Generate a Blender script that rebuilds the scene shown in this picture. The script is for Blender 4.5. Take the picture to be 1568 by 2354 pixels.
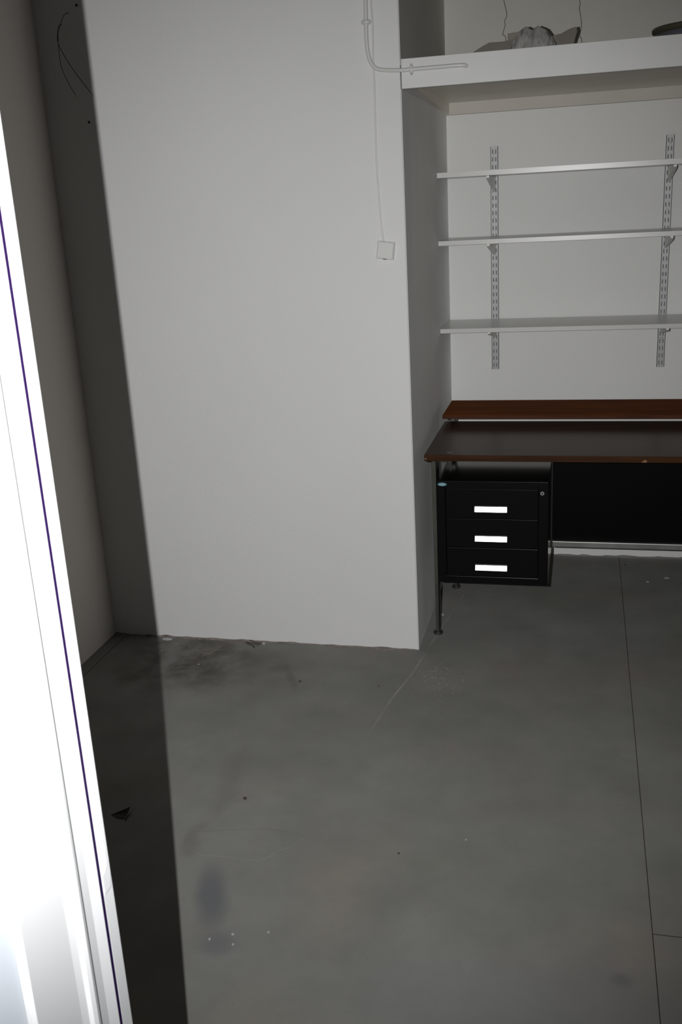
import bpy, bmesh, math, random
from mathutils import Vector, Matrix, noise
random.seed(7)
for o in list(bpy.data.objects): bpy.data.objects.remove(o, do_unlink=True)
scene = bpy.context.scene
C = scene.collection
R = math.radians

# ------------------------------------------------------------------ camera
PITCH, ROLL, YAW, FPX = .3041, -.0552, .25, 2257.0
EYE = Vector((0, 0, 1.6))
fw = Vector((-math.sin(YAW)*math.cos(PITCH), math.cos(YAW)*math.cos(PITCH), -math.sin(PITCH)))
rt = Vector((math.cos(YAW), math.sin(YAW), 0))
up = rt.cross(fw)
r2 = rt*math.cos(ROLL) + up*math.sin(ROLL)
u2 = up*math.cos(ROLL) - rt*math.sin(ROLL)
cd = bpy.data.cameras.new('camera'); cam = bpy.data.objects.new('camera', cd); C.objects.link(cam)
M = Matrix((r2, u2, -fw)).transposed().to_4x4(); M.translation = EYE
cam.matrix_world = M
cd.sensor_fit = 'VERTICAL'; cd.sensor_height = 36.0; cd.lens = 36.0*FPX/2354
cd.clip_start = .02; cd.clip_end = 50
cd.dof.use_dof = True; cd.dof.focus_distance = 3.5; cd.dof.aperture_fstop = 32
scene.camera = cam

# ------------------------------------------------------------------ world, flash, exposure
w = bpy.data.worlds.new('world'); scene.world = w; w.use_nodes = True
w.node_tree.nodes['Background'].inputs[0].default_value = (.5, .53, .6, 1)
w.node_tree.nodes['Background'].inputs[1].default_value = .04
vs = scene.view_settings
vs.view_transform = 'Standard'; vs.look = 'None'; vs.exposure = 0; vs.gamma = 1; vs.use_curve_mapping = False
# the camera's own flash, a few centimetres left of the lens (the camera is held upright)
fl = bpy.data.lights.new('camera_flash', 'SPOT')
fl.energy = 259; fl.color = (1, .998, .99)
fl.spot_size = R(85); fl.spot_blend = 1.0; fl.shadow_soft_size = .0015
flo = bpy.data.objects.new('camera_flash', fl); C.objects.link(flo)
flo.location = (-.0799, .03, 1.61)
aim = Vector((-1.0, 3.29, .66))
flo.rotation_euler = (aim - flo.location).to_track_quat('-Z', 'Y').to_euler()

# ------------------------------------------------------------------ materials
def mat(name, col, rough=.6, metal=0.0, spec=.5, var=0.0, vscale=3.0, bump=0.0, bscale=60, col2=None, coat=0, stretch=None):
    m = bpy.data.materials.new(name); m.use_nodes = True
    nt = m.node_tree; b = nt.nodes['Principled BSDF']
    b.inputs['Base Color'].default_value = (*col, 1)
    b.inputs['Roughness'].default_value = rough
    b.inputs['Metallic'].default_value = metal
    b.inputs['Specular IOR Level'].default_value = spec
    b.inputs['Coat Weight'].default_value = coat
    if var or bump or col2:
        tc = nt.nodes.new('ShaderNodeTexCoord'); mp = nt.nodes.new('ShaderNodeMapping')
        nt.links.new(tc.outputs['Object'], mp.inputs[0])
        if stretch: mp.inputs['Scale'].default_value = stretch
    if var or col2:
        n = nt.nodes.new('ShaderNodeTexNoise'); n.inputs['Scale'].default_value = vscale
        n.inputs['Detail'].default_value = 5
        nt.links.new(mp.outputs[0], n.inputs['Vector'])
        cr = nt.nodes.new('ShaderNodeValToRGB')
        c2 = col2 or tuple(c*(1-var) for c in col)
        cr.color_ramp.elements[0].position = .35; cr.color_ramp.elements[1].position = .65
        cr.color_ramp.elements[0].color = (*c2, 1); cr.color_ramp.elements[1].color = (*col, 1)
        nt.links.new(n.outputs[0], cr.inputs[0]); nt.links.new(cr.outputs[0], b.inputs['Base Color'])
    if bump:
        n2 = nt.nodes.new('ShaderNodeTexNoise'); n2.inputs['Scale'].default_value = bscale; n2.inputs['Detail'].default_value = 4
        nt.links.new(mp.outputs[0], n2.inputs['Vector'])
        bp = nt.nodes.new('ShaderNodeBump'); bp.inputs['Strength'].default_value = bump; bp.inputs['Distance'].default_value = .004
        nt.links.new(n2.outputs[0], bp.inputs['Height']); nt.links.new(bp.outputs[0], b.inputs['Normal'])
    return m

MWA = mat('alcove_wall_paint', (.80, .80, .785), .75, spec=.25, var=.03, vscale=1.5, bump=.1, bscale=90)
MW = mat('white_wall_paint', (.70, .70, .70), .75, spec=.25, var=.03, vscale=1.5, bump=.12, bscale=90)
MWL = mat('grey_white_wall_paint', (.84, .80, .74), .8, spec=.2, var=.04, vscale=1.2, bump=.1, bscale=80)
MPL = mat('bare_plaster', (.74, .725, .67), .9, spec=.2, var=.08, vscale=2.2, bump=.2, bscale=40)
MPR = mat('smudged_plaster', (.86, .86, .84), .8, spec=.2, col2=(.76, .78, .79), vscale=1.6, bump=.05, bscale=30, stretch=(2.5, 2.5, .6))
MBEAM = mat('white_beam_paint', (.67, .67, .66), .5, spec=.4, var=.03, vscale=6, bump=.06)
MLAM = mat('white_laminate', (.62, .62, .60), .3, spec=.5)
MUND = mat('cream_board', (.86, .81, .72), .5, spec=.4, var=.08, vscale=4)
MLED = mat('cream_batten', (.60, .57, .52), .6, spec=.3, var=.05, vscale=5)
MPIPE = mat('white_plastic', (.62, .62, .60), .35, spec=.5)
MZINC = mat('painted_grey_metal', (.41, .42, .42), .42, metal=.1, spec=.45)
MBRK = mat('white_bracket_paint', (.80, .80, .77), .4, spec=.5)
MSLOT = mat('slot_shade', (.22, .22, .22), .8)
MSCREW = mat('screw_metal', (.8, .78, .75), .25, metal=1)
MTOP = mat('dark_brown_laminate', (.060, .034, .022), .27, spec=.13, var=.25, vscale=3, stretch=(1, 6, 1))
MEDGE = mat('brown_wood_edge', (.052, .021, .008), .5, spec=.08, var=.35, vscale=8, stretch=(.6, 6, 6))
MTEAK = mat('reddish_teak', (.20, .056, .012), .6, spec=.01, var=.45, vscale=7, stretch=(.5, 9, 9))
MTEAKE = mat('reddish_teak_edge', (.082, .027, .013), .55, spec=.08, var=.45, vscale=9, stretch=(.6, 8, 8))
MBLK = mat('black_lacquered_steel', (.0025, .0026, .003), .3, spec=.22, bump=.02, bscale=150)
MBLKG = mat('gloss_black_steel', (.004, .004, .004), .10, spec=.3)
MBLKM = mat('matt_black_panel', (.0012, .0012, .0016), .5, spec=.08)
MCHR = mat('dull_chrome', (.36, .36, .35), .48, metal=1, var=.25, vscale=12)
MLEG = mat('grey_steel_leg', (.20, .20, .18), .3, metal=.85, var=.2, vscale=8)
MFOOT = mat('dark_steel_foot', (.06, .06, .055), .4, metal=.6)
MHND = mat('bright_aluminium', (.93, .95, 1.0), .34, metal=1)
MBADGE = mat('pale_blue_badge', (.26, .42, .48), .3, metal=.1)
MJAMB = mat('white_door_frame_paint', (.27, .273, .28), .4, spec=.4)
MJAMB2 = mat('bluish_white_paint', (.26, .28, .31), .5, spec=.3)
MSEAL = mat('dark_seal_violet_fringe', (.006, .0018, .016), .8, spec=.02)  # flush dark strip for a groove, violet lens fringe put into the colour
MCARD = mat('grey_brown_cardboard', (.27, .25, .22), .85, spec=.2, var=.15, vscale=10)
MBAG = mat('crumpled_grey_plastic', (.46, .45, .43), .6, spec=.25, col2=(.33, .325, .31), vscale=14)
MOLIVE = mat('dark_olive_enamel', (.075, .075, .05), .4)
MBLUE = mat('blue_grey_enamel', (.13, .13, .155), .4)
MBW = mat('black_wire', (.008, .008, .007), .5)
MTW = mat('teal_black_wire', (.008, .016, .02), .5)
MGW = mat('grey_wire', (.17, .17, .16), .6)
MFLK = mat('white_flake_and_glare', (.42, .42, .43), .7)
MLEAF = mat('black_scrap', (.010, .009, .007), .6)
MDIRT = mat('brown_dirt', (.07, .055, .04), .9)
MFIB = mat('tan_fibre', (.28, .25, .18), .7)
MPLE = mat('plaster_residue', (.26, .23, .21), .9, col2=(.13, .11, .10), vscale=25)
MCEIL = mat('ceiling_paint', (.22, .21, .20), .9)
MWF = mat('front_wall_paint', (.68, .64, .58), .85)
MRIDGE = mat('pale_joint_filler', (.30, .30, .28), .8, col2=(.21, .21, .195), vscale=9)

def floor_material():
    m = bpy.data.materials.new('polished_grey_screed'); m.use_nodes = True
    nt = m.node_tree; N = nt.nodes; L = nt.links; b = N['Principled BSDF']
    tc = N.new('ShaderNodeTexCoord')
    def noise_(scale, detail=4, rough=.55, off=(0, 0, 0)):
        mp = N.new('ShaderNodeMapping'); mp.inputs['Location'].default_value = off
        L.new(tc.outputs['Object'], mp.inputs[0])
        n = N.new('ShaderNodeTexNoise'); n.inputs['Scale'].default_value = scale
        n.inputs['Detail'].default_value = detail; n.inputs['Roughness'].default_value = rough
        L.new(mp.outputs[0], n.inputs['Vector']); return n.outputs[0]
    def ramp(src, p0, p1, c0, c1):
        r = N.new('ShaderNodeValToRGB'); e = r.color_ramp.elements
        e[0].position = p0; e[1].position = p1; e[0].color = (*c0, 1); e[1].color = (*c1, 1)
        L.new(src, r.inputs[0]); return r.outputs[0]
    def mix(f, a, c, mode='MIX'):
        x = N.new('ShaderNodeMix'); x.data_type = 'RGBA'; x.blend_type = mode
        if isinstance(f, float): x.inputs[0].default_value = f
        else: L.new(f, x.inputs[0])
        for i, v in ((6, a), (7, c)):
            if isinstance(v, tuple): x.inputs[i].default_value = (*v, 1)
            else: L.new(v, x.inputs[i])
        return x.outputs[2]
    base = ramp(noise_(1.1, 5), .36, .66, (.215, .215, .197), (.272, .272, .258))
    warm = ramp(noise_(2.3, 4, off=(3, 1, 0)), .52, .74, (0, 0, 0), (1, 1, 1))
    col = mix(warm, base, (.262, .243, .218))
    cloud = ramp(noise_(5, 6, .6, (7, 2, 0)), .35, .7, (.88, .88, .88), (1.04, 1.04, 1.03))
    col = mix(1.0, col, cloud, 'MULTIPLY')
    def blob(x, y, rx, ry, soft, ang=0.0, wob=.16):
        mp = N.new('ShaderNodeMapping'); mp.vector_type = 'TEXTURE'
        mp.inputs['Location'].default_value = (x, y, 0); mp.inputs['Rotation'].default_value = (0, 0, ang)
        mp.inputs['Scale'].default_value = (rx, ry, 1)
        wn = N.new('ShaderNodeTexNoise'); wn.inputs['Scale'].default_value = 6; L.new(tc.outputs['Object'], wn.inputs['Vector'])
        ad = N.new('ShaderNodeVectorMath'); ad.operation = 'MULTIPLY_ADD'
        L.new(wn.outputs[1], ad.inputs[0]); ad.inputs[1].default_value = (wob, wob, 0); 
        sb = N.new('ShaderNodeVectorMath'); sb.operation = 'SUBTRACT'; L.new(tc.outputs['Object'], sb.inputs[0]); sb.inputs[1].default_value = (wob/2, wob/2, 0)
        L.new(sb.outputs[0], ad.inputs[2]); L.new(ad.outputs[0], mp.inputs[0])
        sx = N.new('ShaderNodeSeparateXYZ'); L.new(mp.outputs[0], sx.inputs[0])
        cb = N.new('ShaderNodeCombineXYZ'); L.new(sx.outputs[0], cb.inputs[0]); L.new(sx.outputs[1], cb.inputs[1])
        ln = N.new('ShaderNodeVectorMath'); ln.operation = 'LENGTH'; L.new(cb.outputs[0], ln.inputs[0])
        mr = N.new('ShaderNodeMapRange'); mr.interpolation_type = 'SMOOTHSTEP'
        mr.inputs[1].default_value = 1.0; mr.inputs[2].default_value = 1.0-soft; mr.inputs[3].default_value = 0; mr.inputs[4].default_value = 1
        L.new(ln.outputs[1], mr.inputs[0]); return mr.outputs[0]
    def sc(f, k):
        q = N.new('ShaderNodeMath'); q.operation = 'MULTIPLY'; L.new(f, q.inputs[0])
        if isinstance(k, float): q.inputs[1].default_value = k
        else: L.new(k, q.inputs[1])
        return q.outputs[0]
    # dark dirty area along the foot of the back wall, grimy prints and worn spots
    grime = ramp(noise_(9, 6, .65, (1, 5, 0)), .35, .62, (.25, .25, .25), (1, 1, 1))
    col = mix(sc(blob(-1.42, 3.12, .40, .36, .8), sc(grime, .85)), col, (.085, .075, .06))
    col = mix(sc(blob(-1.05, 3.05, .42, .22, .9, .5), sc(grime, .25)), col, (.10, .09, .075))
    col = mix(sc(blob(-.857, 1.868, .056, .16, .75, .36, .03), .75), col, (.13, .135, .15))
    col = mix(sc(blob(-.785, 1.71, .06, .06, .85, 0, .03), .6), col, (.15, .155, .17))
    col = mix(sc(blob(.105, 1.757, .035, .03, .8, 0, .02), .6), col, (.14, .14, .15))
    col = mix(sc(blob(-.98, 2.35, .05, .30, .9, .1, .08), .22), col, (.12, .11, .10))
    col = mix(sc(blob(-.98, 2.06, .05, .09, .7, .2), .30), col, (.12, .105, .085))
    col = mix(sc(blob(-.48, 3.05, .16, .14, .8), sc(grime, .25)), col, (.34, .33, .31))
    col = mix(sc(blob(-1.50, 3.10, .05, .14, .7), sc(grime, .4)), col, (.33, .34, .34))
    col = mix(sc(blob(-.99, 3.02, .02, .15, .8, .45, .03), .3), col, (.10, .095, .08))
    col = mix(sc(blob(-1.06, 3.08, .07, .06, .9, 0, .06), .35), col, (.10, .10, .09))
    # bluish worn area near the threshold
    col = mix(sc(blob(-.10, 1.62, .52, .26, .7), .35), col, (.225, .23, .245))
    sp = ramp(noise_(170, 2, .5), .27, .31, (1, 1, 1), (0, 0, 0))
    col = mix(sc(sp, .35), col, (.08, .08, .075))
    L.new(col, b.inputs['Base Color'])
    rr = ramp(noise_(4, 4, .6, (2, 9, 0)), .3, .7, (.34, .34, .34), (.52, .52, .52))
    L.new(rr, b.inputs['Roughness']); b.inputs['Specular IOR Level'].default_value = 0.0
    bp = N.new('ShaderNodeBump'); bp.inputs['Strength'].default_value = .10; bp.inputs['Distance'].default_value = .004
    L.new(noise_(35, 5), bp.inputs['Height']); L.new(bp.outputs[0], b.inputs['Normal'])
    return m
MFLOOR = floor_material()
MGROOVE = mat('dirty_saw_cut', (.02, .02, .018), .9, spec=.1)

# ------------------------------------------------------------------ helpers
def obj(name, bm, m, parent=None, smooth=False):
    bmesh.ops.recalc_face_normals(bm, faces=bm.faces[:])
    me = bpy.data.meshes.new(name); bm.to_mesh(me); bm.free()
    if m: me.materials.append(m)
    if smooth:
        for p in me.polygons: p.use_smooth = True
    o = bpy.data.objects.new(name, me); C.objects.link(o)
    if parent:
        o.parent = parent
        o.matrix_parent_inverse = Matrix.Identity(4)
        # meshes are written in world coordinates: shift them to the parent's base
        me.transform(Matrix.Translation(-base_of(parent)))
    return o
def base_of(o):
    v = Vector((0, 0, 0))
    while o: v += o.location; o = o.parent
    return v
def tag(o, label=None, cat=None, group=None, kind=None):
    if label: o['label'] = label
    if cat: o['category'] = cat
    if group: o['group'] = group
    if kind: o['kind'] = kind
    return o
def thing(name, label, cat, loc, group=None):
    o = bpy.data.objects.new(name, None); C.objects.link(o); o.location = loc
    o.empty_display_size = .05
    return tag(o, label, cat, group)
def struct(name, bm, m, parent=None, label=None):
    o = obj(name, bm, m, parent)
    if not parent: o['kind'] = 'structure'
    if label: o['label'] = label
    return o
def add_box(bm, x0, x1, y0, y1, z0, z1, bev=0.0, seg=2):
    t = bmesh.new()
    vs_ = [t.verts.new((x, y, z)) for x in (x0, x1) for y in (y0, y1) for z in (z0, z1)]
    for f in ((0, 1, 3, 2), (4, 6, 7, 5), (0, 4, 5, 1), (2, 3, 7, 6), (0, 2, 6, 4), (1, 5, 7, 3)):
        t.faces.new([vs_[i] for i in f])
    if bev: bmesh.ops.bevel(t, geom=t.edges[:], offset=bev, segments=seg, affect='EDGES', profile=.5)
    merge(bm, t); return bm
def merge(bm, t):
    me = bpy.data.meshes.new('tmp'); t.to_mesh(me); t.free(); bm.from_mesh(me); bpy.data.meshes.remove(me)
def bx(*a, **k): return add_box(bmesh.new(), *a, **k)
def add_prism(bm, pts, d0, d1, axis=2, bev=0.0):
    """polygon extruded along axis from d0 to d1; pts are the other two coordinates in order"""
    t = bmesh.new()
    def P(p, d):
        c = list(p); c.insert(axis, d); return c
    a = [t.verts.new(P(p, d0)) for p in pts]; b = [t.verts.new(P(p, d1)) for p in pts]
    t.faces.new(a[::-1]); t.faces.new(b)
    n = len(pts)
    for i in range(n): t.faces.new((a[i], a[(i+1) % n], b[(i+1) % n], b[i]))
    bmesh.ops.recalc_face_normals(t, faces=t.faces[:])
    if bev: bmesh.ops.bevel(t, geom=t.edges[:], offset=bev, segments=2, affect='EDGES', profile=.5)
    merge(bm, t); return bm
def catmull(pts, n=8):
    pts = [Vector(p) for p in pts]; out = []
    for i in range(len(pts)-1):
        p0 = pts[max(i-1, 0)]; p1 = pts[i]; p2 = pts[i+1]; p3 = pts[min(i+2, len(pts)-1)]
        for k in range(n):
            t = k/n
            out.append(.5*((2*p1)+(p2-p0)*t+(2*p0-5*p1+4*p2-p3)*t*t+(3*p1-p0-3*p2+p3)*t**3))
    out.append(pts[-1]); return out
def add_tube(bm, pts, r, seg=10, taper_end=False, round_end=False):
    t = bmesh.new(); rings = []
    n = len(pts)
    ref = Vector((0, 1, 0))
    for i, p in enumerate(pts):
        d = (pts[min(i+1, n-1)] - pts[max(i-1, 0)]).normalized()
        a = d.cross(ref)
        if a.length < 1e-3: a = d.cross(Vector((0, 0, 1)))
        a.normalize(); b = d.cross(a)
        rr = r
        if taper_end and i > n-4: rr = r*(n-i)/4
        rings.append([t.verts.new(p + (a*math.cos(2*math.pi*k/seg)+b*math.sin(2*math.pi*k/seg))*rr) for k in range(seg)])
    for i in range(n-1):
        for k in range(seg):
            t.faces.new((rings[i][k], rings[i][(k+1) % seg], rings[i+1][(k+1) % seg], rings[i+1][k]))
    t.faces.new(rings[0][::-1]); t.faces.new(rings[-1])
    if round_end:
        for e in (pts[0], pts[-1]): bmesh.ops.create_icosphere(t, subdivisions=2, radius=r, matrix=Matrix.Translation(e))
    merge(bm, t); return bm
def tube(*a, **k): return add_tube(bmesh.new(), *a, **k)
def lathe(prof, c, seg=48):
    t = bmesh.new(); rings = []
    for r, z in prof:
        rings.append([t.verts.new((c[0]+r*math.cos(2*math.pi*k/seg), c[1]+r*math.sin(2*math.pi*k/seg), z)) for k in range(seg)])
    for i in range(len(prof)-1):
        for k in range(seg): t.faces.new((rings[i][k], rings[i][(k+1) % seg], rings[i+1][(k+1) % seg], rings[i+1][k]))
    t.faces.new(rings[0][::-1]); t.faces.new(rings[-1])
    return t

# ------------------------------------------------------------------ the room
XL, XP, YP, YA, XR = -1.8052, -.5717, 3.2895, 4.3637, 1.30
ZC = 2.9
YW0, YW1 = .36, .504           # the wall with the doorway we look through
XD0, XD1 = -.3032, .62          # clear opening of the doorway

# floor: a bed with sawn screed slabs on it
fl_ = struct('floor', bx(-1.95, 1.45, -1.35, 4.5, -.06, -.006), MDIRT)
def slab(x0, x1, y0, y1, label=None):
    o = obj('slab', bx(x0, x1, y0, y1, -.008, 0), MFLOOR, fl_)
    o.data.materials.append(MGROOVE)
    for p in o.data.polygons:
        if p.normal.z < .5: p.material_index = 1
    if label: o['label'] = label
slab(XL-.005, -1.7535, YW1, YP+.005, 'narrow screed strip along the left wall')
slab(-1.7515, .1777, YW1-.6, YA+.005)
slab(.1797, XR+.005, 1.9135, YA+.005)
slab(.1797, XR+.005, YW1-.6, 1.9115)
slab(-1.0, 1.0, -1.3, YW1-.602)
# pale irregular line of joint filler running towards the desk leg
def ribbon(pts, wd, z, m, name, parent, label=None, jag=.3, n=10):
    P = catmull([(*p, 0) for p in pts], n); b = bmesh.new(); row = []
    for i, p in enumerate(P):
        d = (P[min(i+1, len(P)-1)]-P[max(i-1, 0)]).normalized(); s = Vector((-d.y, d.x, 0))
        k = wd*(1-jag*random.random())*min(1, .25+3*min(i, len(P)-1-i)/len(P))
        row.append([b.verts.new(p+s*k/2), b.verts.new(p+Vector((0, 0, z))), b.verts.new(p-s*k/2)])
    for a, c in zip(row, row[1:]):
        b.faces.new((a[0], a[1], c[1], c[0])); b.faces.new((a[1], a[2], c[2], c[1]))
    o = obj(name, b, m, parent)
    for v in o.data.vertices: v.co.z += .0002
    if label: o['label'] = label
    return o
ribbon([(-.463, 3.883), (-.5286, 3.3937), (-.5625, 3.1118), (-.6028, 2.9064), (-.6357, 2.64)], .010, .0008, MRIDGE, 'joint_filler', fl_, 'pale line of filler across the screed')
# dried puddle edge
pud = [(-1.0038, 2.1021), (-.912, 2.1247), (-.8321, 2.1454), (-.7711, 2.1474), (-.7202, 2.1401), (-.6902, 2.1278), (-.7167, 2.086), (-.7439, 2.0578), (-.7686, 2.0231), (-.8117, 2.0107), (-.8726, 2.0149), (-.9438, 2.0122), (-1.0012, 2.049)]
pp = catmull([(*p, 0) for p in pud+pud[:1]], 5)[:-1]
b = bmesh.new(); cen = Vector((-.85, 2.075, .0005))
vo = [b.verts.new((p.x, p.y, .0001)) for p in pp]; vi = [b.verts.new(((p*.965+cen*.035).x, (p*.965+cen*.035).y, .0005)) for p in pp]
for i in range(len(pp)):
    j = (i+1) % len(pp); b.faces.new((vo[i], vo[j], vi[j], vi[i]))
b.faces.new(vi)
obj('screed_patch', b, MFLOOR, fl_)['label'] = 'slightly raised tongue-shaped smear of screed'

# walls
struct('wall_back', bx(XL-.12, XP, YP, YA+.12, 0, ZC, bev=.004, seg=2), MW)
wb = bpy.data.objects['wall_back']
# the side of the pier facing the alcove is rougher: a skim coat on that face
sk = bmesh.new()
for (z0, z1) in ((0.0, 1.9315),):
    add_box(sk, XP-.001, XP+.0012, YP+.0042, YA, z0, z1)
obj('skim_coat', sk, MPR, wb)['label'] = 'smudged grey plaster side of the alcove'
sk = bx(XP-.001, XP+.0012, YP+.0042, YA, 2.0, ZC)
obj('skim_coat', sk, MPL, wb)['label'] = 'bare darker plaster above the platform'
wa = struct('wall_alcove', bx(XP-.02, XR+.12, YA, YA+.12, 0, ZC), MWA)
obj('plaster_face', bx(XP, XR, YA-.0015, YA+.001, 2.0, ZC), MPL, wa)['label'] = 'bare darker plaster above the platform'
struct('wall_left', bx(XL-.12, XL, YW0, YP, 0, ZC), MWL)
struct('wall_right', bx(XR, XR+.12, YW0, YA, 0, ZC), MWL)
wf = bmesh.new()
add_box(wf, XL-.12, XD0-.03, YW0+.005, YW1-.001, 0, ZC)
add_box(wf, XD1+.03, XR+.12, YW0+.005, YW1-.001, 0, ZC)
add_box(wf, XD0-.03, XD1+.03, YW0+.005, YW1-.001, 2.10, ZC)
struct('wall_front', wf, MWF)
struct('ceiling', bx(XL-.12, XR+.12, -1.35, YA+.12, ZC, ZC+.1), MCEIL)
# corridor behind the camera
struct('wall_corridor', add_box(add_box(bx(-1.12, 1.12, -1.32, -1.2, 0, ZC), -1.12, -1.0, -1.2, YW0, 0, ZC), 1.0, 1.12, -1.2, YW0, 0, ZC), MWL)

# door frame (jamb at the left edge of the picture)
dr = bpy.data.objects.new('door_1', None); C.objects.link(dr); dr.location = (XD0, YW1, 0); dr['kind'] = 'structure'
def jamb(sign, X):
    s = sign
    j = bmesh.new()
    add_prism(j, [(X, .504), (X, .4918), (X-s*.012, .4918), (X-s*.03, .4918), (X-s*.03, .504)][::1], 0, 2.10)
    o1 = obj('frame_strip', j, MJAMB, dr)
    obj('rubber_seal', bx(min(X-s*.0002, X-s*.03), max(X-s*.0002, X-s*.03), .4879, .4919, 0, 2.10), MSEAL, dr)['label'] = 'dark seal line with a painted violet fringe'
    prof = [(X-s*.03, .4879), (X, .4879), (X-s*.0015, .4775), (X-s*.001, .4665), (X+s*.0015, .4635), (X+s*.0022, .4600), (X+s*.0012, .4565), (X-s*.001, .4545),
            (X-s*.002, .448), (X-s*.002, .404), (X-s*.004, .402), (X-s*.03, .402)]
    o2 = obj('door_stop', add_prism(bmesh.new(), prof, 0, 2.10), MJAMB, dr, smooth=False)
    o3 = obj('reveal_board', bx(min(X-s*.007, X-s*.03), max(X-s*.007, X-s*.03), .30, .402, 0, 2.10, bev=.001), MJAMB2, dr)
    o3['label'] = 'bluish white reveal with grey scuffs'
    return o1
jamb(1, XD0); jamb(-1, XD1)
obj('head_strip', bx(XD0-.03, XD1+.03, .30, .504, 2.085, 2.115, bev=.001), MJAMB, dr)
# strike plate let into the strip
sp = bmesh.new()
add_prism(sp, [(.4922, 1.296), (.5012, 1.296), (.5032, 1.288), (.5032, 1.178), (.5010, 1.168), (.4922, 1.168)], XD0-.001, XD0+.0006, axis=0, bev=.0003)
spo = obj('strike_plate', sp, MJAMB, dr); spo['label'] = 'white painted strike plate'
obj('strike_lip', add_prism(bmesh.new(), [(.4925, 1.262), (.4975, 1.258), (.4975, 1.188), (.4925, 1.184)], XD0+.001, XD0+.0018, axis=0, bev=.0007), MPIPE, spo)
obj('strike_lip', add_prism(bmesh.new(), [(.4925, 1.290), (.5005, 1.288), (.4925, 1.268)], XD0+.0004, XD0+.0013, axis=0, bev=.0005), MPIPE, spo)
# scuffs on the reveal
for z, y in ((.985, .372), (1.03, .366)):
    o = obj('scuff_mark', tube(catmull([(XD0-.0068, y+.004, z+.006), (XD0-.0068, y-.006, z), (XD0-.0068, y-.02, z+.004)], 5), .0008, 5), mat('scuff_grey', (.45, .47, .52), .8), dr)

# crumbling edge of plaster where the back wall meets the floor
def crumb_edge(x0, x1, y, wmin, wmax, name, parent, m, side=-1, n=90):
    b = bmesh.new(); row = []
    for i in range(n+1):
        x = x0+(x1-x0)*i/n
        k = wmin+(wmax-wmin)*max(0, noise.noise(Vector((x*9, y, 3)))+.35)+.003*random.random()
        h = .003+.008*max(0, noise.noise(Vector((x*23, 1, y)))+.3)
        row.append([b.verts.new((x, y+.001, h)), b.verts.new((x, y+side*k*.4, h*.5)), b.verts.new((x, y+side*k, .0003))])
    for a, c in zip(row, row[1:]):
        for q in (0, 1): b.faces.new((a[q], a[q+1], c[q+1], c[q]))
    o = obj(name, b, m, parent); return o
crumb_edge(-1.80, XP-.01, YP, .003, .024, 'plaster_edge', wb, MPLE)['label'] = 'crumbling dirty plaster edge at floor'
crumb_edge(XP+.01, XR, YA, .003, .022, 'plaster_edge', wa, MFLOOR)['label'] = 'ragged screed edge under the desk'
# plug holes in the wall
for x, z in ((-1.6416, 2.2668), (-1.6471, 1.908)):
    c = bmesh.new(); bmesh.ops.create_cone(c, cap_ends=True, segments=10, radius1=.0045, radius2=.0045, depth=.002, matrix=Matrix.Translation((x, YP-.0004, z)) @ Matrix.Rotation(R(90), 4, 'X'))
    obj('plug_hole', c, MBW, wb)

# ------------------------------------------------------------------ the storage platform
pt = thing('storage_platform', 'white painted storage platform built across the top of the alcove', 'platform', (XP+.003, 3.2895, 1.931))
bm = bmesh.new()
add_box(bm, XP+.0045, XR-.002, 3.283, 3.309, 1.931, 2.0169, bev=.0012)
obj('fascia_board', bm, MBEAM, pt)
obj('deck', bx(XP+.002, XR-.002, 3.309, YA-.0015, 1.969, 2.000), MUND, pt)['label'] = 'cream underside of the platform deck'
obj('batten', bx(XP+.0165, XR-.002, YA-.031, YA-.0005, 1.923, 1.969, bev=.001), MLED, pt)['label'] = 'cream batten along the back wall'
obj('batten', add_prism(bmesh.new(), [(3.50, 1.969), (YA-.0005, 1.969), (YA-.0005, 1.923), (3.50, 1.966)], XP+.0012, XP+.0165, axis=0), MUND, pt)['label'] = 'tapering batten along the alcove side'

# cardboard and crumpled plastic lying on the platform
cb = thing('cardboard_sheet', 'grey-brown torn cardboard with bent up ends lying on the platform', 'cardboard', (-.22, 3.76, 2.0))
def sheet(name, pts, ytop, ybot, parent, m, th=.003):
    """upright bent panel: pts in (x,z); y leans from ybot at the deck to ytop at the top"""
    zb, zt = min(p[1] for p in pts), max(p[1] for p in pts)
    b = bmesh.new()
    f = []; k = []
    for x, z in pts:
        y = ybot+(ytop-ybot)*(z-zb)/(zt-zb)+.004*noise.noise(Vector((x*30, z*30, 0)))
        f.append(b.verts.new((x, y, z))); k.append(b.verts.new((x, y+th, z)))
    b.faces.new(f); b.faces.new(k[::-1])
    n = len(pts)
    for i in range(n): b.faces.new((f[i], k[i], k[(i+1) % n], f[(i+1) % n]))
    bmesh.ops.triangulate(b, faces=[q for q in b.faces if len(q.verts) > 4])
    return obj(name, b, m, parent)
sheet('torn_flap', [(-.44, 2.001), (-.392, 2.079), (-.359, 2.097), (-.338, 2.1055), (-.293, 2.1046), (-.272, 2.107), (-.21, 2.115), (-.17, 2.001)], 3.77, 3.73, cb, MCARD)
sheet('square_flap', [(-.2775, 2.001), (-.2775, 2.133), (-.236, 2.136), (-.215, 2.138), (-.20, 2.001)], 3.80, 3.79, cb, mat('pale_cardboard', (.31, .29, .25), .85, var=.1, vscale=9))
sheet('pointed_flap', [(-.15, 2.001), (-.1215, 2.106), (-.0942, 2.1106), (-.0656, 2.1229), (-.0442, 2.1278), (-.0411, 2.1128), (-.0505, 2.08), (-.06, 2.001)], 3.75, 3.72, cb, MCARD)
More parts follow.
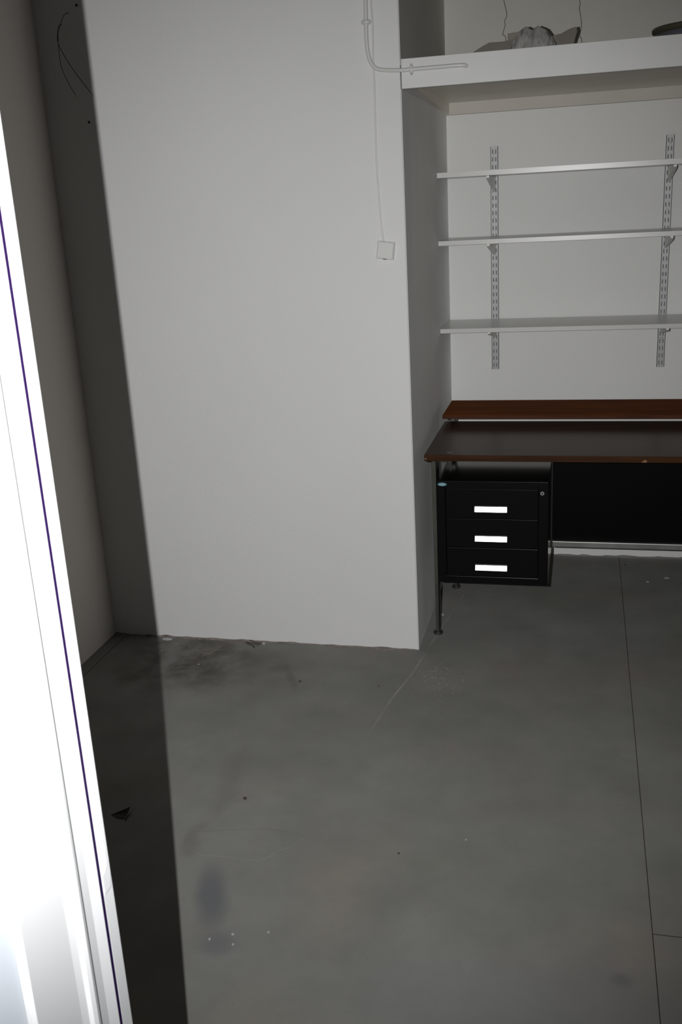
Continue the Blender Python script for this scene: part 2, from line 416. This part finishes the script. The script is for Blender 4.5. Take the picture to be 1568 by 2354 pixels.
# crumpled plastic: a folded height field
b = bmesh.new(); nx, ny = 56, 26
prof = [(-.262, .09), (-.245, .112), (-.234, .128), (-.222, .137), (-.211, .1415), (-.198, .134), (-.189, .129), (-.180, .136), (-.1728, .1403), (-.163, .135), (-.155, .133), (-.143, .128), (-.132, .115), (-.121, .103), (-.108, .075), (-.10, .03)]
def hprof(x):
    for (a, h0), (c, h1) in zip(prof, prof[1:]):
        if a <= x <= c: return h0+(h1-h0)*(x-a)/(c-a)
    return 0
grid = []
for j in range(ny+1):
    v = j/ny; y = 3.582+.132*v; row = []
    g = math.sin(math.pi*min(1, v*1.05))**.55 if 0 < v < .95 else 0
    g *= .72+.28*math.exp(-((y-3.652)/.03)**2)
    for i in range(nx+1):
        x = -.262+.162*i/nx
        h = (hprof(x)*.977-.009)*g
        h -= (.020*abs(noise.noise(Vector((x*60, y*26, 1.3))))+.012*abs(noise.noise(Vector((x*130, y*90, 7)))))*(1 if abs(y-3.652) > .010 else .15)
        xx = x*.977+.006*noise.noise(Vector((x*20, y*40, 9)))
        row.append(b.verts.new((xx, y+.009*noise.noise(Vector((x*75, y*30, 4))), 2.0005+max(.001, h))))
    grid.append(row)
for j in range(ny):
    for i in range(nx): b.faces.new((grid[j][i], grid[j][i+1], grid[j+1][i+1], grid[j+1][i]))
tag(obj('crumpled_plastic', b, MBAG, smooth=True), 'crumpled grey plastic wad standing on the cardboard on the platform', 'plastic')
# round dish
cx, cy = .345, 3.61
dish = thing('round_tray', 'round dark olive tray with blue-grey base at the right end of the platform', 'tray', (cx, cy, 2.0))
obj('base_ring', lathe([(.139, 2.0005), (.141, 2.030), (.144, 2.0605), (.138, 2.0605), (.13, 2.006)], (cx, cy)), MBLUE, dish, smooth=True)
obj('rim', lathe([(.1435, 2.0585), (.1505, 2.066), (.1515, 2.073), (.1495, 2.077), (.144, 2.073), (.139, 2.064)], (cx, cy)), MOLIVE, dish, smooth=True)

# ------------------------------------------------------------------ conduit, cable, junction box
cond = thing('conduit_pipe', 'white plastic pipe bending from the pier onto the platform fascia', 'pipe', (-.67, 3.28, 1.98))
pp = [(-.667, 3.2735, ZC), (-.668, 3.2735, 2.5), (-.6696, 3.2735, 2.19), (-.671, 3.2735, 2.13), (-.6711, 3.2735, 2.069), (-.6648, 3.2735, 2.0251), (-.6493, 3.2735, 1.999), (-.6247, 3.2735, 1.9895),
      (-.5699, 3.273, 1.984), (-.5357, 3.274, 1.9838), (-.4611, 3.275, 1.984), (-.3807, 3.277, 1.9838), (-.3647, 3.2835, 1.981)]
obj('pipe', tube(catmull(pp, 6), .0062, 14, round_end=True), MPIPE, cond, smooth=True)
def clip(p, rx, ry, rz):
    c = bmesh.new(); bmesh.ops.create_uvsphere(c, u_segments=20, v_segments=12, radius=1, matrix=Matrix.Translation(p) @ Matrix.Diagonal((rx, ry, rz, 1)))
    return obj('saddle_clip', c, MPIPE, cond, smooth=True)
s1 = clip((-.6705, 3.2765, 2.1285), .0155, .0125, .0085)
s2 = clip((-.5335, 3.2755, 1.9835), .0062, .0085, .0175)
c = bmesh.new(); bmesh.ops.create_uvsphere(c, u_segments=10, v_segments=6, radius=.0018, matrix=Matrix.Translation((-.5335, 3.2705, 1.9715)))
obj('screw', c, MGW, s2)
cab = [(-.652, YP-.0035, ZC), (-.6535, YP-.0035, 2.4), (-.6543, YP-.0035, 2.19), (-.6521, YP-.0035, 2.117), (-.6544, YP-.0035, 2.031), (-.6541, YP-.0035, 1.943), (-.6568, YP-.0035, 1.75), (-.6538, YP-.0035, 1.617), (-.6491, YP-.0035, 1.522), (-.6437, YP-.006, 1.474)]
tag(obj('thin_cable', tube(catmull(cab, 6), .0028, 10), MPIPE, smooth=True), 'thin white cable running down the pier to the small crooked box', 'cable')
jb = thing('junction_box', 'small crooked white junction box on the pier below the thin cable', 'junction box', (-.637, YP, 1.445))
q = bmesh.new(); add_box(q, -.0285, .0285, -.016, 0, -.0285, .0285, bev=.002)
o = obj('housing', q, MPIPE); o.data.transform(Matrix.Rotation(R(-8.5), 4, 'Y').inverted() if False else Matrix.Rotation(R(7.5), 4, 'Y')); o.parent = jb
q = bmesh.new(); add_box(q, -.0265, .0265, -.021, -.015, -.0265, .0265, bev=.0025)
o = obj('cover', q, MPIPE); o.data.transform(Matrix.Rotation(R(7.5), 4, 'Y')); o.parent = jb
q = bmesh.new(); add_box(q, -.005, .006, -.0215, -.012, -.0293, -.0262, bev=.0006)
o = obj('pry_slot', q, MGW); o.data.transform(Matrix.Rotation(R(7.5), 4, 'Y')); o.parent = jb

# ------------------------------------------------------------------ loose wires
def wire(name, pts, r, m, label, group=None):
    return tag(obj(name, tube(catmull(pts, 8), r, 6, taper_end=True), m, smooth=True), label, 'wire', group)
wire('loose_wire', [(-1.672, YP+.002, 2.247), (-1.678, 3.262, 2.235), (-1.6963, 3.25, 2.1906), (-1.7038, 3.25, 2.152), (-1.7043, 3.25, 2.0862), (-1.6854, 3.25, 2.0314), (-1.6606, 3.25, 1.9825)], .0011, MBW, 'shorter black wire sticking out of the back wall in the dark left corner')
wire('loose_wire', [(-1.704, YP+.002, 2.215), (-1.7015, 3.262, 2.203), (-1.7028, 3.246, 2.1585), (-1.6846, 3.246, 2.111), (-1.6462, 3.246, 2.0484), (-1.5969, 3.246, 1.9819)], .0012, MTW, 'longer blue-black wire reaching from the dark left corner towards the lit wall')
yh = YA-.004
wire('wall_wire', [(-.34, yh, ZC-.01), (-.345, yh, 2.6), (-.3382, yh, 2.3798), (-.3332, yh, 2.3329), (-.3214, yh, 2.282), (-.33, yh, 2.2577), (-.3283, yh, 2.2418), (-.337, yh, 2.2094), (-.325, yh, 2.1862), (-.326, yh, 2.02)], .0014, MGW, 'wavy grey wire down the alcove wall, left of the plastic wad')
wire('wall_wire', [(-.035, yh, ZC-.01), (-.037, yh, 2.6), (-.0391, yh, 2.3514), (-.0399, yh, 2.3058), (-.0379, yh, 2.2888), (-.041, yh, 2.2783), (-.0316, yh, 2.2205), (-.0374, yh, 2.1775), (-.0286, yh, 2.1549), (-.029, yh, 2.02)], .0014, MGW, 'wavy grey wire down the alcove wall, between the plastic wad and the tray')

# ------------------------------------------------------------------ twin-slot shelving
ZR0, ZR1 = .8676, 1.7912
YR = YA-.011                     # front face of the uprights
def upright(xc, label):
    t = thing('shelf_upright', label, 'shelf rail', (xc, YA, ZR0), 'slotted uprights on the alcove wall')
    b = bmesh.new(); W = .0155; sw = .0042; sx = .0062   # half width, slot width, slot centre offset
    yb0, yb1 = YR, YR+.0018
    add_box(b, xc-W, xc-W+.0018, YR, YA, ZR0, ZR1); add_box(b, xc+W-.0018, xc+W, YR, YA, ZR0, ZR1)
    xs = [xc-W, xc-sx-sw/2, xc-sx+sw/2, xc+sx-sw/2, xc+sx+sw/2, xc+W]
    for k in (0, 2, 4): add_box(b, xs[k], xs[k+1], yb0, yb1, ZR0, ZR1)
    pitch, sh = .0305, .0165
    z = ZR1-.012-sh
    edges = [ZR1]
    zt = ZR1
    while True:
        if z < ZR0+.01: break
        for k in (1, 3): add_box(b, xs[k], xs[k+1], yb0, yb1, z+sh, zt)
        zt = z; z -= pitch
    for k in (1, 3): add_box(b, xs[k], xs[k+1], yb0, yb1, ZR0, zt)
    obj('slotted_channel', b, MZINC, t)
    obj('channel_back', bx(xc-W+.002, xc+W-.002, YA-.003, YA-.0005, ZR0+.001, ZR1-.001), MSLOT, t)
    for z in (1.7599, 1.5093, 1.2516, .9940):
        c = bmesh.new(); bmesh.ops.create_uvsphere(c, u_segments=12, v_segments=8, radius=.0042, matrix=Matrix.Translation((xc, YR+.0006, z)) @ Matrix.Diagonal((1, .55, 1, 1)))
        obj('screw', c, MSCREW, t, smooth=True)
    return t
XR1, XR2 = -.3735, .3201
upright(XR1, 'slotted metal upright on the alcove wall, near the alcove side')
upright(XR2, 'slotted metal upright on the alcove wall, at the right edge of the photo')
YS = 4.0375
shelf_z = [('top', 1.6737, 1.6933), ('middle', 1.4170, 1.4351), ('bottom', 1.0702, 1.0877)]
def bracket(xc, zt, label):
    t = thing('shelf_bracket', label, 'bracket', (xc, YR, zt), 'brackets under the white shelves')
    # folded web: hooks into the channel, tapers to the front
    yf = YS+.024; h = .058
    pts = [(YR-.0005, zt-.0008), (yf, zt-.0008), (yf, zt-.007), (yf+.03, zt-.016), (YR-.03, zt-h+.006), (YR-.010, zt-h), (YR-.0005, zt-h)]
    b = bmesh.new()
    add_prism(b, pts, xc-.0052, xc-.0037, axis=0); add_prism(b, pts, xc+.0037, xc+.0052, axis=0)
    obj('web', b, MBRK, t)
    lip = [(yf, zt-.007), (yf+.03, zt-.016), (YR-.03, zt-h+.006), (YR-.010, zt-h), (YR-.010, zt-h-.0016), (YR-.031, zt-h+.0042), (yf+.03, zt-.0178), (yf-.001, zt-.0085)]
    obj('front_cap', bx(xc-.0052, xc+.0052, yf-.0015, yf+.0005, zt-.0078, zt-.0008), MBRK, t)
    obj('lower_flange', add_prism(bmesh.new(), lip, xc-.0062, xc+.0062, axis=0), MBRK, t)
    return t
for nm, z0, z1 in shelf_z:
    s = thing('wall_shelf', '%s white laminate shelf on the slotted uprights%s' % (nm, {'top': ', underside visible', 'middle': ', seen almost edge-on', 'bottom': ', upper face visible'}[nm]), 'shelf', (XP+.003, YA, z0), 'white shelves in the alcove')
    obj('board', bx(XP+.0025, .98, YS+.0008, YR-.002, z0, z1, bev=.0006, seg=1), MLAM, s)
    obj('edge_band', bx(XP+.0025, .98, YS, YS+.0008, z0+.0004, z1-.0004), MLAM, s)
    bracket(XR1, z0, 'white bracket under the %s shelf on the upright near the alcove side' % nm)
    bracket(XR2, z0, 'white bracket under the %s shelf on the upright at the photo\'s right edge' % nm)

# ------------------------------------------------------------------ desk
DX0, DX1, DY0, DY1 = -.5302, 1.16, 3.2885, 3.829
dk = thing('desk', 'old dark brown desk with steel legs and a raised back shelf, in the alcove', 'desk', (-.515, 3.45, 0))
obj('desktop', bx(DX0+.002, DX1-.002, DY0+.002, DY1-.001, .731, .75), MTOP, dk)
eb = bmesh.new()
add_box(eb, DX0, DX1, DY0, DY0+.0025, .7285, .7495, bev=.0008)
add_box(eb, DX0, DX0+.0025, DY0+.001, DY1, .7285, .7495, bev=.0008)
add_box(eb, DX1-.0025, DX1, DY0+.001, DY1, .7285, .7495, bev=.0008)
add_box(eb, DX0+.001, DX1-.001, DY0+.002, DY1, .7275, .732)
ebo = obj('edge_lipping', eb, MEDGE, dk)
def chip(pts, y, m, label):
    o = obj('chip', add_prism(bmesh.new(), pts, y-.0006, y+.001, axis=1), m, ebo); o['label'] = label
chip([(-.5285, .7365), (-.5262, .7382), (-.5240, .7366), (-.5215, .7376), (-.5222, .7355), (-.5245, .7350), (-.5262, .7366)], DY0, MFLK, 'white chip at the desk corner')
chip([(.196, .7292), (.203, .7365), (.209, .7385), (.213, .736), (.213, .7292)], DY0, mat('raw_wood', (.23, .12, .05), .7), 'bare wood chip in the front edge')
for cx_ in (-.4515, -.4445, -.4375):
    mk = bmesh.new(); bmesh.ops.create_icosphere(mk, subdivisions=1, radius=.0028, matrix=Matrix.Translation((cx_, 3.327+random.uniform(-.002, .002), .7503)) @ Matrix.Diagonal((1, 1.4, .25, 1)))
    obj('scratch_glare', mk, MFLK, dk)  # white specks painted in for the glare on scratches in the desktop
# raised shelf
sh = obj('raised_shelf', bx(-.5302, DX1, 3.762, 4.060, .7735, .788, bev=.0015), MTEAK, dk); sh['label'] = 'reddish brown raised shelf behind the desktop'
obj('worn_front_edge', bx(-.5300, DX1-.0005, 3.7605, 3.7632, .7738, .7872, bev=.001), MTEAKE, sh)
# legs: tapered steel blades with round feet
def leg(x, y, ztop, inner, front=True):
    """blade: thin across the desk, deep towards the back, tapering to the floor"""
    t = bmesh.new()
    w_ = .0085
    y0 = y-.013
    pts = [(y0, .012), (y0-.001, ztop), (y0+(.075 if front else .05), ztop), (y0+(.065 if front else .045), .45), (y0+.026, .012)]
    add_prism(t, pts, x-w_, x+w_, axis=0, bev=.0012)
    for v in t.verts:
        if v.co.z < .3: v.co.x = x+(v.co.x-x)*.70
    o = obj('leg', t, MLEG, dk)
    o2 = obj('inner_face', add_prism(bmesh.new(), [(y0+.003, .016), (y0+.002, ztop-.004), (pts[2][0]-.002, ztop-.004), (pts[3][0]-.002, .45), (y0+.024, .016)], x+inner*(w_-.0004), x+inner*(w_+.0012), axis=0), MBLK, o)
    o2['label'] = 'black inner face of the leg'
    obj('foot', lathe([(.006, .0145), (.0085, .012), (.017, .008), (.0185, .005), (.0175, .0)][::-1], (x, y), 24), MFOOT, o, smooth=True)
for s, x in ((1, -.5205), (-1, 1.15)):
    leg(x, 3.451, .714, s); leg(x+s*.012, 3.925, .760, s, False)
    fr = bmesh.new()
    add_box(fr, x-.009 if s > 0 else x-.009, x+.009, 3.33, 3.80, .7135, .7285, bev=.001)
    # rounded gusset behind the front leg
    g = [(3.50+.0, .714)]+[(3.51+.035*(1-math.sin(a)), .714-.035*(1-math.cos(a))) for a in [R(k*15) for k in range(7)]]+[(3.50, .68)]
    add_prism(fr, g, x-.004, x+.0075, axis=0)
    add_box(fr, x+s*.012-.006, x+s*.012+.006, 3.80, 4.03, .760, .7735, bev=.001)
    obj('side_rail', fr, MBLK, dk)
obj('cross_bar', bx(-.104, 1.143, 3.735, 3.757, .262, .289, bev=.004, seg=3), MCHR, dk)['label'] = 'dull chrome bar under the modesty panel'
obj('modesty_panel', bx(-.104, 1.138, 3.759, 3.771, .284, .7275, bev=.001), MBLKM, dk)['label'] = 'black modesty panel'

# drawer pedestal hung under the desktop
X0, X1, YF, YB, Z0, Z1 = -.4972, -.1065, 3.358, 3.733, .2490, .6365
pd = thing('drawer_pedestal', 'black steel three-drawer pedestal hanging under the desktop', 'drawer unit', ((X0+X1)/2, YF, Z0))
c = bmesh.new()
T = .0012
DXa, DXb, DZa, DZb = -.4695, -.1405, .2755, .6085
# carcass: sides, top, bottom, back, front frame
add_box(c, X0, X0+.003, YF+.002, YB, Z0, Z1, bev=.0008); add_box(c, X0, X1, YB-.003, YB, Z0, Z1)
add_box(c, X0, X1, YF+.002, YB, Z0, Z0+.003)
add_box(c, X0, DXa, YF, YF+.02, Z0, Z1, bev=.0015); add_box(c, DXb, X1, YF, YF+.02, Z0, Z1, bev=.0015)
add_box(c, DXa-.001, DXb+.001, YF+.0002, YF+.02, DZb, Z1, bev=.0012); add_box(c, DXa-.001, DXb+.001, YF+.0002, YF+.02, Z0, DZa, bev=.0012)
obj('carcass', c, MBLK, pd)
obj('side_panel', bx(X1-.003, X1, YF+.018, YB, Z0, Z1), MBLKG, pd)
obj('top_panel', bx(X0+.0005, X1-.0005, YF+.004, YB, Z1-.003, Z1+.0006, bev=.0005), MBLKG, pd)['label'] = 'glossy top of the pedestal'
hz = (DZb-DZa)/3
for i in range(3):
    za = DZb-hz*(i+1)+.0012; zb = DZb-hz*i-.0012
    d = obj('drawer', bx(DXa+.0018, DXb-.0018, YF+.0022, YF+.016, za, zb, bev=.0008), MBLK, pd)
    zc = .5335-.1112*i
    hb = bmesh.new()
    add_prism(hb, [(YF-.008, zc-.0085), (YF-.0088, zc-.0078), (YF-.0032, zc+.0105), (YF+.0025, zc+.0105), (YF+.0025, zc+.0085), (YF-.002, zc+.0085)], -.3640, -.2505, axis=0)
    h = obj('handle', hb, MHND, d); h['label'] = 'bright aluminium pull handle'
    for xa in (-.3655, -.2505):
        obj('handle_end', add_prism(bmesh.new(), [(YF-.0078, zc-.0085), (YF-.0025, zc+.0105), (YF+.0025, zc+.0105), (YF+.0025, zc-.0085)], xa, xa+.0015, axis=0), MBLK, h)
obj('drawer_gap', bx(DXa+.001, DXb-.001, YF+.016, YF+.018, DZa, DZb), MBLKM, pd)
# oval badge and lock
b = bmesh.new(); t = [(-.4790+.0170*math.cos(a)*(1-.0*abs(math.cos(a))), .6245+.0066*math.sin(a)) for a in [2*math.pi*k/32 for k in range(32)]]
bd = obj('badge', add_prism(b, t, YF-.0014, YF+.001, axis=1), mat('badge_rim', (.05, .16, .20), .4), pd); bd['label'] = 'pale blue pointed oval badge'
t = [(-.4790+.0125*math.cos(a), .6245+.0055*math.sin(a)) for a in [2*math.pi*k/32 for k in range(32)]]
obj('badge_face', add_prism(bmesh.new(), t, YF-.002, YF-.001, axis=1), MBADGE, bd)
def cyl_y(x, y0, y1, z, r, seg=20):
    return add_prism(bmesh.new(), [(x+r*math.cos(2*math.pi*k/seg), z+r*math.sin(2*math.pi*k/seg)) for k in range(seg)], y0, y1, axis=1)
lk = obj('lock', cyl_y(-.1277, YF-.003, YF+.001, .5965, .0068), MCHR, pd); lk['label'] = 'small round chrome lock'
obj('keyhole', cyl_y(-.1277, YF-.0036, YF-.002, .5965, .0028), MBLK, lk)

# ------------------------------------------------------------------ litter on the floor
def flake(x, y, r, m, z=0.0, h=.0015, n=8, sx=1.0, sy=1.0):
    b = bmesh.new(); pts = []
    for k in range(n):
        a = 2*math.pi*k/n; q = r*random.uniform(.6, 1.1)
        pts.append((x+q*sx*math.cos(a), y+q*sy*math.sin(a)))
    return add_prism(b, pts, z+.0003, z+h)
for x, y, r, lab in ((-.5303, 3.6255, .013, 'white paint flake on the floor beside the front desk leg'),
                     (.3666, 4.1175, .013, 'larger white paint flake on the floor under the desk, right of the joint'),
                     (.2871, 4.0642, .007, 'smaller white paint flake on the floor under the desk, right of the joint')):
    tag(obj('paint_flake', flake(x, y, r, None, h=.003, sx=1.0, sy=.8), MFLK), lab, 'flake', 'white flakes under the desk')
for x, y, r, lab in ((-.7601, 1.7465, .0045, 'topmost white crumb of the little trio on the floor near the doorway'),
                     (-.8078, 1.7224, .0038, 'leftmost white crumb of the little group on the floor near the doorway'),
                     (-.7483, 1.7159, .0035, 'lowest white crumb of the little group on the floor near the doorway'),
                     (-.6802, 1.7676, .0030, 'lone pale crumb right of the little group on the floor near the doorway'),
                     (-1.3587, 3.0687, .0032, 'single bright white crumb on the stained floor before the back wall'),
                     (-.2708, 2.1845, .0028, 'tiny white crumb alone in the middle of the bare floor')):
    tag(obj('plaster_crumb', flake(x, y, r, None, h=.0025), MFLK), lab, 'crumb', 'white crumbs on the floor')
for x, y, r, lab in ((-.9089, 2.2731, .006, 'reddish brown spot of dirt on the floor above the screed smear'),
                     (-.4330, 2.0998, .0030, 'tiny black crumb on the floor right of the screed smear'),
                     (-.9456, 2.9876, .0055, 'dark crumb on the floor in front of the back wall'),
                     (-.6627, 2.9893, .0035, 'small dark crumb on the floor left of the pale filler line'),
                     (.2035, 4.2602, .007, 'dark crumb on the floor under the desk beside the joint')):
    tag(obj('dirt_crumb', flake(x, y, r, None, h=.003), MDIRT), lab, 'crumb', 'dark crumbs on the floor')
# crushed plaster around the end of the pier: too fine to count
b = bmesh.new()
for k in range(150):
    x = random.gauss(-.47, .055); y = random.gauss(3.06, .085); r = random.uniform(.0005, .0016) if k > 14 else random.uniform(.0018, .003)
    if x < XP+.01 and y > YP-.02: continue
    bmesh.ops.create_icosphere(b, subdivisions=1, radius=r, matrix=Matrix.Translation((x, y, r*.6)) @ Matrix.Diagonal((1, 1, .6, 1)))
tag(obj('plaster_dust', b, mat('pale_dust', (.38, .33, .30), .9)), 'scatter of fine pale plaster grains on the floor by the pier corner', 'dust', kind='stuff')
# curled fibre
tag(obj('curled_fibre', tube(catmull([(-1.4154, 3.1958, .001), (-1.4085, 3.182, .001), (-1.3921, 3.1681, .001), (-1.3628, 3.1604, .001), (-1.343, 3.178, .001), (-1.333, 3.2205, .001)], 8), .0009, 6), MFIB), 'curled pale fibre lying on the floor by the back wall', 'fibre')
# twigs and plaster bits at the foot of the wall
tw = thing('debris_clump', 'small brown clump of twigs at the foot of the back wall', 'debris', (-1.215, 3.262, 0))
for p in ([(-1.245, 3.275, .002), (-1.22, 3.262, .006), (-1.185, 3.258, .003)], [(-1.235, 3.262, .004), (-1.21, 3.25, .003), (-1.195, 3.232, .001)], [(-1.23, 3.283, .008), (-1.205, 3.27, .006), (-1.18, 3.272, .001)]):
    obj('twig', tube(catmull(p, 4), .0022, 6), MDIRT, tw)
o = obj('chip', flake(-1.170, 3.270, .009, None, h=.004), MFLK, tw); o['label'] = 'white plaster chip'
tag(obj('plaster_chip', flake(-1.5675, 3.262, .017, None, h=.006, sx=1.2, sy=.5), MFLK), 'flat white plaster chip at the foot of the back wall, at the shadow edge', 'chip')
# dark scrap lying in the shadow
b = bmesh.new()
A = [(-1.2578, 2.1379, .0005), (-1.232, 2.149, .006), (-1.2115, 2.165, .012), (-1.214, 2.148, .003), (-1.2154, 2.124, .0005), (-1.235, 2.126, .0005)]
f = [b.verts.new(p) for p in A]; k = [b.verts.new((p[0], p[1]+.0015, p[2]+.0012)) for p in A]
for i in (1, 2, 3, 4): b.faces.new((f[0], f[i], f[i+1])); b.faces.new((k[0], k[i+1], k[i]))
for i in range(6): j = (i+1) % 6; b.faces.new((f[i], f[j], k[j], k[i]))
sc_ = tag(obj('dark_scrap', b, MLEAF), 'dry black leaf-like scrap on the dark floor beside the door frame', 'scrap')
b = bmesh.new()
A = [(-1.2125, 2.128, .0005), (-1.203, 2.150, .006), (-1.1965, 2.170, .012), (-1.2050, 2.148, .004), (-1.2070, 2.118, .0005)]
f = [b.verts.new(p) for p in A]; k = [b.verts.new((p[0]+.0012, p[1], p[2]+.001)) for p in A]
for i in (1, 2, 3): b.faces.new((f[0], f[i], f[i+1])); b.faces.new((k[0], k[i+1], k[i]))
for i in range(5): j = (i+1) % 5; b.faces.new((f[i], f[j], k[j], k[i]))
obj('curled_tip', b, MLEAF, sc_)
